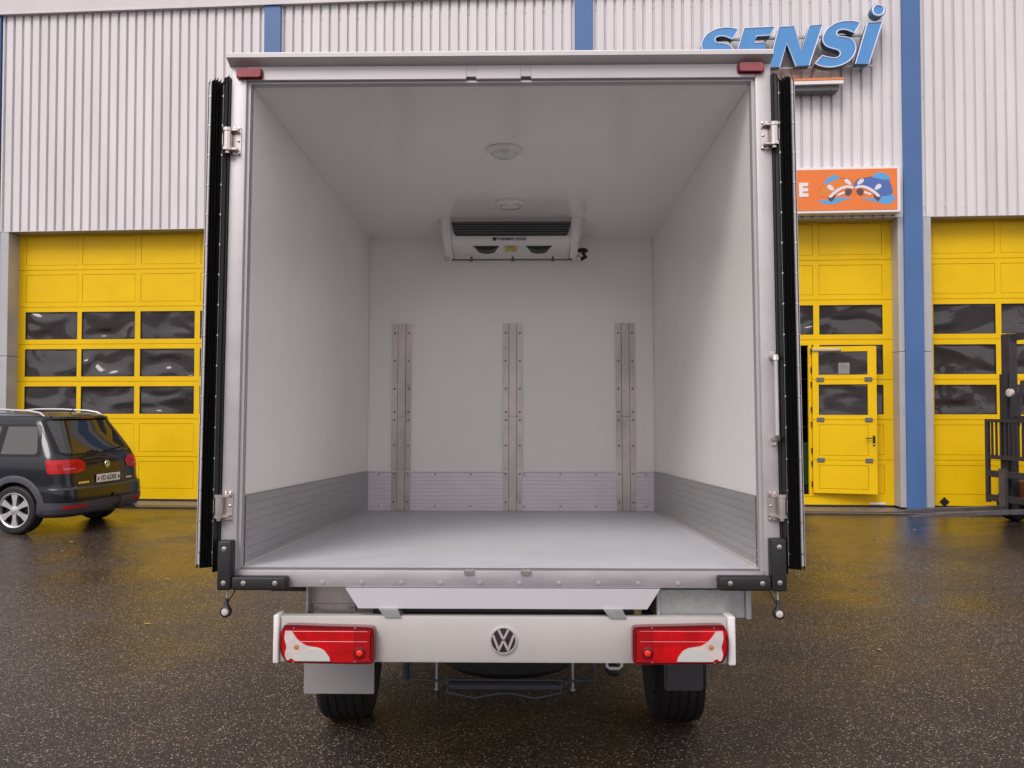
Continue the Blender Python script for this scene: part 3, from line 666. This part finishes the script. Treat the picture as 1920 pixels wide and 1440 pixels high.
# emblem on the beam
def emblem(parent,cx,cz,r,y,name='emblem'):
    e=empty(name,(0,0,0)); e.parent=parent; e.location=(cx,y,cz)
    m=MB(); m.lathe([(r*.98,0),(r*.98,-.003),(r*.8,-.0045)],(0,0,0),'Y',32); m.build('emblem_disc',mat('emblem_dark',(.03,.012,.018),.3),e)
    m=MB(); n=40
    rows=[]
    for rr,yy in ((.86,-.0047),(.88,-.009),(.97,-.009),(1.0,-.004),(1.0,.0)):
        rows.append([(rr*r*math.cos(2*math.pi*k/n),yy,rr*r*math.sin(2*math.pi*k/n)) for k in range(n+1)])
    m.grid(rows); m.build('emblem_ring',M_chrome,e)
    m=MB()
    def stroke(P,w):
        L=[Vector(p)*r for p in P]
        for a,b in zip(L,L[1:]):
            d=(b-a).normalized(); nn=Vector((-d.y,d.x))*w*r/2
            m.prism([tuple(a+nn),tuple(b+nn),tuple(b-nn),tuple(a-nn)],-.0085-.0001*(b.x>0),-.0048)
    stroke([(-.36,.78),(-.035,.13)],.17); stroke([(.36,.78),(.035,.13)],.17); m.box(-.055*r,.055*r,-.0083,-.0048,.08*r,.2*r)
    stroke([(-.76,.40),(-.34,-.68)],.17); stroke([(-.36,-.74),(-.04,-.06)],.17); stroke([(.76,.40),(.34,-.68)],.17); stroke([(.36,-.74),(.04,-.06)],.17)
    m.box(-.07*r,.07*r,-.0083,-.0048,-.12*r,.0)
    m.build('emblem_letters',M_chrome,e)
    return e
emblem(van,.019,.797,.054,-.0205)
# mud flaps
m=MB(); m.prism(rrect(-1.010,-.655,.312,.76,.006),.90,.910); m.build('mud_flap',M_flap,van)
m=MB(); m.prism(rrect(.800,.995,.336,.76,.022),.90,.912); m.prism(rrect(.812,.983,.35,.70,.018),.895,.8995); o=m.build('mud_flap',M_flapd,van); tag(o,'narrow dark mud flap')
# wheels
def wheel(parent,x,y,z,rad,wid,name='wheel'):
    e=empty(name,(x,y,z)); e.parent=parent
    h=wid/2; m=MB()
    prof=[(rad*.62,-h*.85),(rad*.75,-h*.98),(rad*.88,-h),(rad*.955,-h*.93),(rad*.988,-h*.8)]
    t=[]
    for k in range(5):
        a=-h*.78+k*h*.36
        t+=[(rad*1.0,a),(rad*1.0,a+h*.27),(rad*.985,a+h*.28),(rad*.985,a+h*.35)]
    prof+=t[:-2]+[(rad*.988,h*.8),(rad*.955,h*.93),(rad*.88,h),(rad*.75,h*.98),(rad*.62,h*.85)]
    m.lathe(prof,(0,0,0),'X',56,False); m.lathe([(rad*.61,-h*.8),(rad*.61,h*.8)],(0,0,0),'X',40); m.build('tyre',M_tyre,e,30)
    m=MB(); m.lathe([(rad*.6,-h*.9),(rad*.6,-h*.83),(rad*.3,-h*.6)],(0,0,0),'X',32); m.build('rim',M_under,e)
    return e
WZ=.352+1.37*math.tan(R(2.31))
wheel(van,-.870,1.37,WZ,.350,.255); wheel(van,.918,1.37,WZ,.350,.255)
wheel(van,-.875,5.0,.352+5.0*math.tan(R(2.31)),.352,.24); wheel(van,.920,5.0,.352+5.0*math.tan(R(2.31)),.352,.24)
# underbody
m=MB(); m.tube([(-.72,1.37,WZ),(.77,1.37,WZ)],.055,12); m.lathe([(.05,1.2),(.14,1.27),(.16,1.37),(.14,1.47),(.05,1.54)],(.0,0,WZ),'Y',20); m.build('rear_axle',M_under,van)
for x in (-.42,.45):
    m=MB(); m.box(x-.035,x+.035,.08,5.6,.70,.86,.004); m.build('chassis_rail',M_under,van)
m=MB()
for y in (.3,1.4,2.5,3.6): m.box(-.384,.414,y,y+.06,.72,.82)
m.box(-1.05,1.05,.45,.50,.90,.996); m.box(-1.05,1.05,1.6,1.65,.90,.996); m.build('cross_member',M_under,van,0)
m=MB(); m.lathe([(.16,-.085),(.30,-.10),(.345,-.07),(.355,0),(.345,.07),(.30,.10),(.16,.085)],(.02,1.00,.545),'Z',44); m.build('spare_wheel',M_tyre,van)
m=MB(); m.tube([(-.43,.62,.54),(-.43,.60,.472),(-.27,.58,.466),(-.26,.58,.474),(.28,.58,.474),(.29,.58,.466),(.43,.60,.472),(.43,.62,.56)],.0065,8)
m.tube([(-.25,.62,.472),(-.26,.60,.412),(-.13,.58,.392),(-.02,.58,.413),(.05,.58,.413),(.15,.58,.392),(.27,.60,.410),(.26,.62,.472)],.007,8)
m.box(-.26,.28,.60,.66,.415,.455,.01); m.build('spare_wheel_carrier',M_undg,van)
for x in (-.315,.33):
    m=MB(); m.tube([(x,.66,.75),(x,.66,.41)],.0065,8); m.tube([(x,.66,.412),(x,.66,.404)],.012,8); m.build('carrier_rod',M_galv,van)
m=MB(); m.tube([(-.455,.65,.60),(-.455,.65,.46)],.022,10); m.build('hanger',M_under,van)
m=MB(); m.tube([(-.315,.66,.40),(-.315,.66,.36)],.012,8); m.build('hanger',M_under,van)
m=MB(); m.tube([(.492,.70,.56),(.496,.70,.505),(.51,.70,.497),(.55,.70,.497),(.565,.70,.507),(.568,.70,.56)],.0075,8); m.build('towing_eye',M_wplas,van)
m=MB(); m.box(.50,.57,.75,.9,.44,.52,.02); m.build('exhaust_end',M_under,van)
# cab in front of the box
m=MB(); m.prism([(2.86,.55),(2.86,2.35),(3.05,2.45),(4.2,2.42),(4.9,1.75),(5.75,1.35),(5.95,.9),(5.95,.45),(2.86,.45)],-.98,1.0,'YZ'); m.build('cab',M_white,van)
# ================================================================== BLACK CAR
car=empty('parked_car',(-5.72,11.93,0),(0,0,R(80.2)),label='black people carrier with silver roof rails parked before the left yellow door',cat='car')
LV=[(.22,.80,.14,4.15),(.27,.865,.04,4.30),(.34,.885,.015,4.36),(.48,.893,.0,4.40),(.60,.895,.015,4.40),(.635,.89,.06,4.38),(.72,.892,.072,4.34),(.85,.893,.085,4.22),(.95,.888,.10,3.95),(1.02,.872,.125,3.62),(1.10,.845,.165,3.25),(1.20,.808,.225,3.02),(1.32,.765,.30,2.78),(1.44,.715,.375,2.54),(1.53,.675,.425,2.36),(1.575,.64,.455,2.22),(1.605,.585,.53,2.05),(1.625,.50,.68,1.85),(1.637,.38,.95,1.6)]
def lev(z):
    z=max(LV[0][0],min(LV[-1][0],z))
    for a,b in zip(LV,LV[1:]):
        if a[0]<=z<=b[0]:
            t=(z-a[0])/(b[0]-a[0]); return tuple(a[i]+(b[i]-a[i])*t for i in (1,2,3))
RC=.26
def surf(t,z,off=0):
    """t: arc length round the plan outline from the rear centre, + to the car's right"""
    hw,yr,yf=lev(z); s=1 if t>=0 else -1; a=abs(t); rc=min(RC,hw*.6); st=hw-rc; bow=.05
    if a<=st: x=a; y=yr+bow*(a/hw)**2; n=Vector((0,-1))
    elif a<=st+rc*math.pi/2:
        q=(a-st)/rc; x=st+rc*math.sin(q); y=yr+rc*(1-math.cos(q))+bow*(st/hw)**2*(1); n=Vector((math.sin(q),-math.cos(q)))
    else: x=hw; y=yr+rc+bow*(st/hw)**2+(a-st-rc*math.pi/2); n=Vector((1,0))
    return Vector((s*(x+n.x*off),y+n.y*off,z))
def t_side(y,z):
    hw,yr,yf=lev(z); rc=min(RC,hw*.6); st=hw-rc; return st+rc*math.pi/2+(y-(yr+rc+.05*(st/hw)**2))
def outline(z):
    hw,yr,yf=lev(z); rc=min(RC,hw*.6); st=hw-rc; P=[]
    ts=[st*k/6 for k in range(6)]+[st+rc*math.pi/2*k/9 for k in range(10)]
    right=[surf(t,z) for t in ts]; y0=right[-1].y; rf=min(.5,hw*.8)
    for k in range(1,15): right.append(Vector((hw,y0+(yf-rf-y0)*k/14,z)))
    for k in range(1,9):
        q=math.pi/2*k/8; right.append(Vector((hw-rf+rf*math.cos(q),yf-rf+rf*math.sin(q),z)))
    right.append(Vector((0,yf+.03,z)))
    return right+[Vector((-p.x,p.y,p.z)) for p in right[-2:0:-1]]
def car_body():
    m=MB(); zs=[]
    for a,b in zip(LV,LV[1:]):
        k=2 if b[0]-a[0]>.07 else 1
        zs+=[a[0]+(b[0]-a[0])*i/k for i in range(k)]
    zs.append(LV[-1][0]); rings=[[m.bm.verts.new(p) for p in outline(z)] for z in zs]; n=len(rings[0])
    for A,B in zip(rings,rings[1:]):
        for k in range(n): m.bm.faces.new((A[k],A[(k+1)%n],B[(k+1)%n],B[k]))
    m.bm.faces.new(rings[0][::-1]); m.bm.faces.new(rings[-1])
    o=m.build('body',M_paint,car,40)
    c=MB()
    for y in (.82,3.5): c.tube([(-1.2,y,.33),(-.62,y,.33)],.375,40); c.tube([(1.2,y,.33),(.62,y,.33)],.375,40)
    co=c.build('cutter',M_black,None)
    # the parent transform does not matter: both meshes are compared in local space
    o.parent=None; md=o.modifiers.new('cut','BOOLEAN'); md.object=co; md.operation='DIFFERENCE'; md.solver='EXACT'
    dg=bpy.context.evaluated_depsgraph_get(); me=bpy.data.meshes.new_from_object(o.evaluated_get(dg))
    o.modifiers.clear(); o.data=me; o.parent=car; bpy.data.objects.remove(co)
    me.materials.clear(); me.materials.append(M_paint)
    for p in me.polygons: p.use_smooth=True; p.material_index=0
    me.set_sharp_from_angle(angle=R(40)); return o
body=car_body()
def patch(name,rows,m_,off=.004,nu=14,nv=6,parent=None,par=None):
    """rows: list of (z, t_left, t_right) key rows; bilinear grid on the skin"""
    m=MB(); G=[]
    for (z0,a0,b0),(z1,a1,b1) in zip(rows,rows[1:]):
        for k in range(nv+(1 if (z1,a1,b1)==rows[-1] else 0)):
            t=k/nv; z=z0+(z1-z0)*t; a=a0+(a1-a0)*t; b=b0+(b1-b0)*t
            G.append([surf(a+(b-a)*i/nu,z,off) for i in range(nu+1)])
    m.grid(G); return m.build(name,m_,par or car,60)
# rear window, lamps, trim
patch('rear_window',[(1.075,-.66,.66),(1.10,-.76,.76),(1.50,-.68,.68),(1.54,-.60,.60)],M_glass,.005,24)
patch('window_frame',[(1.050,-.70,.70),(1.09,-.83,.83),(1.52,-.74,.74),(1.56,-.64,.64)],mat('piano_black',(.006,.006,.008),.25,spec=.3),.003,24)
patch('spoiler',[(1.545,-.60,.60),(1.57,-.58,.58),(1.60,-.54,.54)],M_paint,.035,20)
patch('brake_light',[(1.545,-.16,.16),(1.562,-.16,.16)],M_redd,.037,8)
for s in (-1,1):
    def P(z,a,b): return (z,a,b) if s>0 else (z,-b,-a)
    patch('tail_light',[P(.815,.60,.98),P(.84,.46,1.00),P(.94,.43,1.00),P(.985,.50,.99),P(1.00,.56,.97)],M_red,.008,18)
    patch('tail_light_reflector',[P(.872,.62,.80),P(.882,.62,.80)],mat('pink_reflector',(.6,.25,.28),.2),.010,10)
    patch('bumper_reflector',[P(.350,.50,.86),P(.385,.48,.86)],M_red,.012,8)
patch('bumper_plastic',[(.225,-1.18,1.18),(.30,-1.20,1.20),(.42,-1.22,1.22),(.43,-1.20,1.20)],M_cplas,.008,50)
patch('bumper_ledge',[(.60,-1.02,1.02),(.622,-1.02,1.02)],mat('ledge',(.03,.03,.034),.4),.006,40)
m=MB(); m.tube([(.10,.045,.30),(.10,-.03,.30),(.10,-.06,.36),(.10,-.06,.44)],[.022,.022,.018,.018],10); m.lathe([(.012,.0),(.024,.02),(.024,.04),(.012,.055)],(.10,-.06,.43),'Z',14); m.build('tow_ball',M_black,car)
m=MB(); m.tube([(.60,.02,.245),(.60,.3,.245)],.032,14); m.build('exhaust_pipe',M_galv,car)
# plate
pl=empty('number_plate',(0,0,0)); pl.parent=car
m=MB(); m.box(-.255,.255,.052,.060,.655,.765,.003); o=m.build('plate_base',M_plate,pl)
text_mesh('plate_letters','VD 65305',.098,M_ink,pl,(0,.0505,.708),off=.0015,sx=.86)
for x,c in ((-.222,M_red2),(.222,M_green)):
    m=MB(); m.prism(rrect(x-.018,x+.018,.685,.728,.008),.0495,.0515); m.build('plate_crest',c,pl,0)
emblem(car,.0,.90,.052,.083)
def letters_small(x,z,txt,size=.04): text_mesh('model_lettering',txt,size,M_chrome,car,(x,.075,z),sx=1.1,ext=.001)
m=MB()
for k in range(6): m.box(-.60+k*.036,-.60+k*.036+.026,.072,.078,.63+.035,.63+.062)
m.build('chrome_lettering',M_chrome,car)
m=MB()
for k in range(4): m.box(.43+k*.034,.43+k*.034+.024,.072,.079,.665,.688)
m.build('chrome_lettering',M_chrome,car)
for s in (-1,1):
    patch('tailgate_seam',[(.63,s*.835,s*.843),(.84,s*.85,s*.858),(1.06,s*.86,s*.868),(1.54,s*.765,s*.773)],M_ink,.0025,1)
patch('tailgate_seam',[(.632,-.84,.84),(.640,-.84,.84)],M_ink,.0035,24)
patch('tailgate_crease',[(1.00,-.44,.44),(1.008,-.44,.44)],M_cplas,.002,14)
# wiper
m=MB(); a=surf(.03,1.10,.03); b=surf(.46,1.13,.025); m.tube([a,b],.010,8); m.tube([surf(.12,1.12,.018),surf(.52,1.125,.018)],.007,6); m.build('rear_wiper',M_black,car)
# side glass, seams, handles on both sides
for s in (-1,1):
    def Q(z,y0,y1):
        a,b=t_side(y0,z),t_side(y1,z); return (z,a,b) if s>0 else (z,-b,-a)
    patch('window_trim',[Q(1.045,.49,2.90),Q(1.08,.455,2.88),Q(1.44,.56,2.42),Q(1.475,.60,2.36)],mat('piano_black',(.006,.006,.008),.25,spec=.3),.003,40)
    patch('side_window',[Q(1.075,.55,1.06),Q(1.10,.51,1.06),Q(1.41,.60,1.06),Q(1.445,.66,1.06)],M_gsm,.006,12)
    patch('side_window',[Q(1.075,1.16,2.02),Q(1.445,1.16,2.02)],M_gsm,.006,14)
    patch('side_window',[Q(1.075,2.10,2.80),Q(1.445,2.10,2.40)],M_gsm,.006,12)
    patch('door_seam',[Q(.36,1.155,1.163),Q(.70,1.155,1.163),Q(1.06,1.10,1.108)],M_black,.002,1)
    patch('door_seam',[Q(.32,2.06,2.068),Q(1.06,2.06,2.068)],M_black,.002,1)
    patch('sill_trim',[Q(.225,1.23,3.08),Q(.33,1.23,3.08)],M_cplas,.012,16)
    for yh in (1.25,2.2):
        p0=surf(s*t_side(yh,.97),.97,.02); p1=surf(s*t_side(yh+.2,.97),.97,.02); m=MB(); m.tube([p0,p1],.014,8); m.build('door_handle',M_paint,car)
    # wheel arch trim
    for yc in (.82,3.5):
        m=MB(); G=[]
        for i in range(33):
            a=R(-14+208*i/32); row=[]
            for rr,of in ((.372,-.04),(.374,.012),(.44,.014),(.462,.004),(.465,-.01)):
                y=yc+rr*math.cos(a); z=max(.20,.33+rr*math.sin(a)); row.append(surf(s*t_side(y,max(.23,z)),z if z>.23 else .23,of))
            G.append(row)
        m.grid(G); m.build('wheel_arch_trim',M_cplas,car,50)
    # roof rails
    xr=s*.60; m=MB(); pts=[(xr*1.02,.60,1.580),(xr,.68,1.628),(xr,.85,1.655),(xr*.99,1.3,1.675),(xr*.99,1.7,1.675),(xr,2.1,1.645),(xr*1.02,2.3,1.58)]
    m.tube(pts,[.010,.015,.016,.016,.016,.015,.010],10); m.build('roof_rail',M_rail,car)
m=MB(); m.tube([(0,.68,1.63),(0,.62,1.70)],[.010,.004],8); m.build('antenna',M_black,car)
def car_wheel(x,y,s):
    e=empty('wheel',(x,y,.325)); e.parent=car; h=.11; rad=.328
    m=MB(); m.lathe([(rad*.66,-h*.8),(rad*.74,-h),(rad*.90,-h),(rad*.97,-h*.85),(rad,-h*.6),(rad,h*.6),(rad*.97,h*.85),(rad*.90,h),(rad*.74,h),(rad*.66,h*.8)],(0,0,0),'X',48,False); m.build('tyre',M_tyre,e,30)
    m=MB(); m.lathe([(rad*.655,s*h*.1),(.02,s*h*.12)],(0,0,0),'X',32); m.lathe([(rad*.66,s*h*.1),(rad*.66,s*h*.8)],(0,0,0),'X',32,False); m.build('wheel_well_disc',M_black,e)
    m=MB(); m.lathe([(rad*.655,s*h*.4),(rad*.655,s*h*.86),(rad*.70,s*h*.96),(rad*.735,s*h*.93),(rad*.735,s*h*.8)],(0,0,0),'X',48,False)
    for k in range(6):
        a=math.pi/2+k*math.pi/3; ca,sa=math.cos(a),math.sin(a)
        def pt(r,w): return (r*ca-w*sa, r*sa+w*ca)
        P=[pt(.03,-.026),pt(.12,-.028),pt(.222,-.052),pt(.222,.052),pt(.12,.028),pt(.03,.026)]
        m.prism(P,s*h*.55,s*h*.80,'YZ')
    m.lathe([(.055,s*h*.5),(.055,s*h*.82),(.03,s*h*.88)],(0,0,0),'X',20); m.build('rim',M_alloy,e,30)
    m=MB(); m.lathe([(.022,s*h*.885),(.018,s*h*.93)],(0,0,0),'X',14); m.build('hub_cap',M_chrome,e)
for x,s in ((-.79,-1),(.79,1)):
    for y in (.82,3.5): car_wheel(x,y,s)
# ================================================================== FORKLIFT
fk=empty('forklift',(7.32,12.07,0),(0,0,R(105.4)),label='dark grey forklift at the right edge of the yard with its forks pointing left',cat='forklift')
for x in (-.23,.23):
    m=MB(); m.box(x-.055,x+.055,.0,.055,.20,.80); m.prism([(.0555,.20),(2.06,.222),(2.07,.234),(1.5,.262),(.0555,.262)],x-.055,x+.055,'YZ'); m.build('fork',M_forkc,fk)
m=MB(); m.box(-.53,.53,-.05,-.002,.30,.40,.006); m.box(-.53,.53,-.05,-.002,.66,.76,.006); m.build('carriage',M_fork,fk)
br=empty('load_backrest',(0,0,0)); br.parent=fk
m=MB()
for x in (-.55,.55): m.prism([(x-.03,.28),(x+.03,.28),(x+.03,1.53),(x-.03,1.53)],-.045,.0)
m.box(-.52,.52,-.045,.0,1.48,1.53); m.box(-.52,.52,-.045,.0,.93,.99); m.box(-.52,.52,-.0455,-.0505,.30,.34); m.build('backrest_frame',M_fork,br,0)
for k in range(13):
    x=-.462+k*.077; m=MB(); m.box(x-.015,x+.015,-.03,-.012,.99,1.48); m.build('backrest_bar',M_fork,br,0)
for x in (-.30,.30):
    m=MB(); m.box(x-.08,x+.08,-.26,-.12,.12,2.80,.006); m.build('mast_upright',M_fork,fk)
    m=MB(); m.box(x-.055,x+.055,-.12,-.055,.18,2.2,.004); m.build('mast_channel',M_under,fk)
m=MB(); m.box(-.25,.25,-.25,-.20,2.70,2.80); m.box(-.25,.25,-.25,-.20,1.5,1.58); m.build('mast_crossbar',M_fork,fk,0)
m=MB(); m.tube([(0,-.19,.2),(0,-.19,1.9)],.045,12); m.build('lift_cylinder',M_under,fk)
for s in (-1,1):
    e=empty('wheel',(s*.46,-.42,.27)); e.parent=fk
    m=MB(); m.lathe([(.14,-.09),(.25,-.09),(.27,-.06),(.27,.06),(.25,.09),(.14,.09)],(0,0,0),'X',32); m.build('tyre',M_tyre,e)
    m=MB(); m.lathe([(.13,s*.092),(.05,s*.10)],(0,0,0),'X',20); m.build('rim',M_galv,e)
    m=MB(); m.lathe([(.0,0.09),(.21,.09),(.22,-.09),(.0,-.09)],(s*.42,-1.75,.22),'X',24); m.build('rear_wheel',M_tyre,fk)
m=MB(); m.box(-.5,.5,-1.4,-.30,.30,.62,.03); m.box(-.5,.5,-2.1,-1.1,.30,1.05,.08,3); m.build('chassis',mat('forklift_body',(.30,.10,.03),.4),fk)
m=MB(); 
for x in (-.48,.48):
    m.tube([(x,-.40,.6),(x,-.62,2.1),(x,-1.7,2.1),(x,-1.85,1.0)],.03,8)
for k in range(7): m.box(-.48,.48,-.70-k*.15,-.67-k*.15,2.08,2.12)
m.build('overhead_guard',M_fork,fk)
m=MB(); m.box(-.25,.25,-1.2,-.8,1.0,1.1,.03); m.box(-.25,.25,-1.25,-1.15,1.05,1.5,.03); m.build('seat',M_black,fk)
m=MB(); m.lathe([(.03,-.02),(.06,-.01),(.06,.03),(.03,.04)],(.13,-.03,1.92),'Y',14); m.build('work_lamp',M_clear,fk)
# ================================================================== fallen leaves
rl=random.Random(3); M_leaf=mat('yellow_leaf',(.42,.26,.04),.5,var=.4,vscale=30); M_leafb=mat('brown_leaf',(.16,.07,.03),.5,var=.4,vscale=30)
spots=[(-4.4,12.9),(-4.1,13.2),(-3.6,12.8),(-5.0,13.1),(-5.6,10.6),(-5.3,9.9),(-4.2,9.4),(-4.6,11.2),(5.1,12.3),(4.7,10.8),(5.6,11.6),(-2.9,6.6),(3.2,7.9),(2.6,5.9),(-3.4,8.3),(4.2,8.9)]
for i,(x,y) in enumerate(spots):
    m=MB(); L=rl.uniform(.035,.055); n=10; up=[]; 
    prof=[(0,0),(.2,.34),(.45,.46),(.7,.3),(1,0),(.7,-.3),(.45,-.46),(.2,-.34)]
    c=m.bm.verts.new((L*.5,0,.010)); V=[m.bm.verts.new((L*a,L*b,.003+abs(b)*L*.25*rl.random())) for a,b in prof]
    for k in range(8): m.bm.faces.new((c,V[k],V[(k+1)%8]))
    o=m.build('fallen_leaf',M_leafb if i%3==0 else M_leaf,None,0); o.location=(x,y,.004); o.rotation_euler=(0,0,rl.uniform(0,6.3))
    tag(o,'small dark brown withered leaf lying flat on the wet asphalt' if i%3==0 else 'small yellow leaf lying flat on the wet asphalt','leaf','brown fallen leaves on the yard' if i%3==0 else 'yellow fallen leaves on the yard')

# ================================================================== trees across the road, behind the photographer (seen only in reflections)
rt=random.Random(11); m=MB()
for k in range(14):
    cx=-48+k*7.2+rt.uniform(-2,2); cy=-46+rt.uniform(-5,5); h=rt.uniform(6.5,11.5); w_=rt.uniform(2.6,4.2)
    m.tube([(cx,cy,0),(cx+.2,cy,h*.45),(cx,cy,h*.8)],[.28,.2,.08],7)
    for c in range(16):
        a=rt.uniform(0,6.28); rr=rt.uniform(0,.75)*w_; z=rt.uniform(.22,.95)*h; qx,qy=cx+rr*math.cos(a),cy+rr*math.sin(a); cr_=rt.uniform(.7,1.35)*(1.15-z/h*.4)
        for l in range(46):
            d=Vector((rt.gauss(0,1),rt.gauss(0,1),rt.gauss(0,1))).normalized()*cr_*rt.uniform(.6,1)
            p=Vector((qx,qy,z))+d; u=Vector((rt.gauss(0,1),rt.gauss(0,1),rt.gauss(0,1))).normalized()*.22; v=d.cross(u).normalized()*.20
            m.bm.faces.new([m.bm.verts.new(p+q) for q in (u,v,-u,-v)])
tag(m.build('distant_trees',mat('foliage',(.045,.055,.025),.7,var=.4,vscale=.6),None,0),kind='stuff')
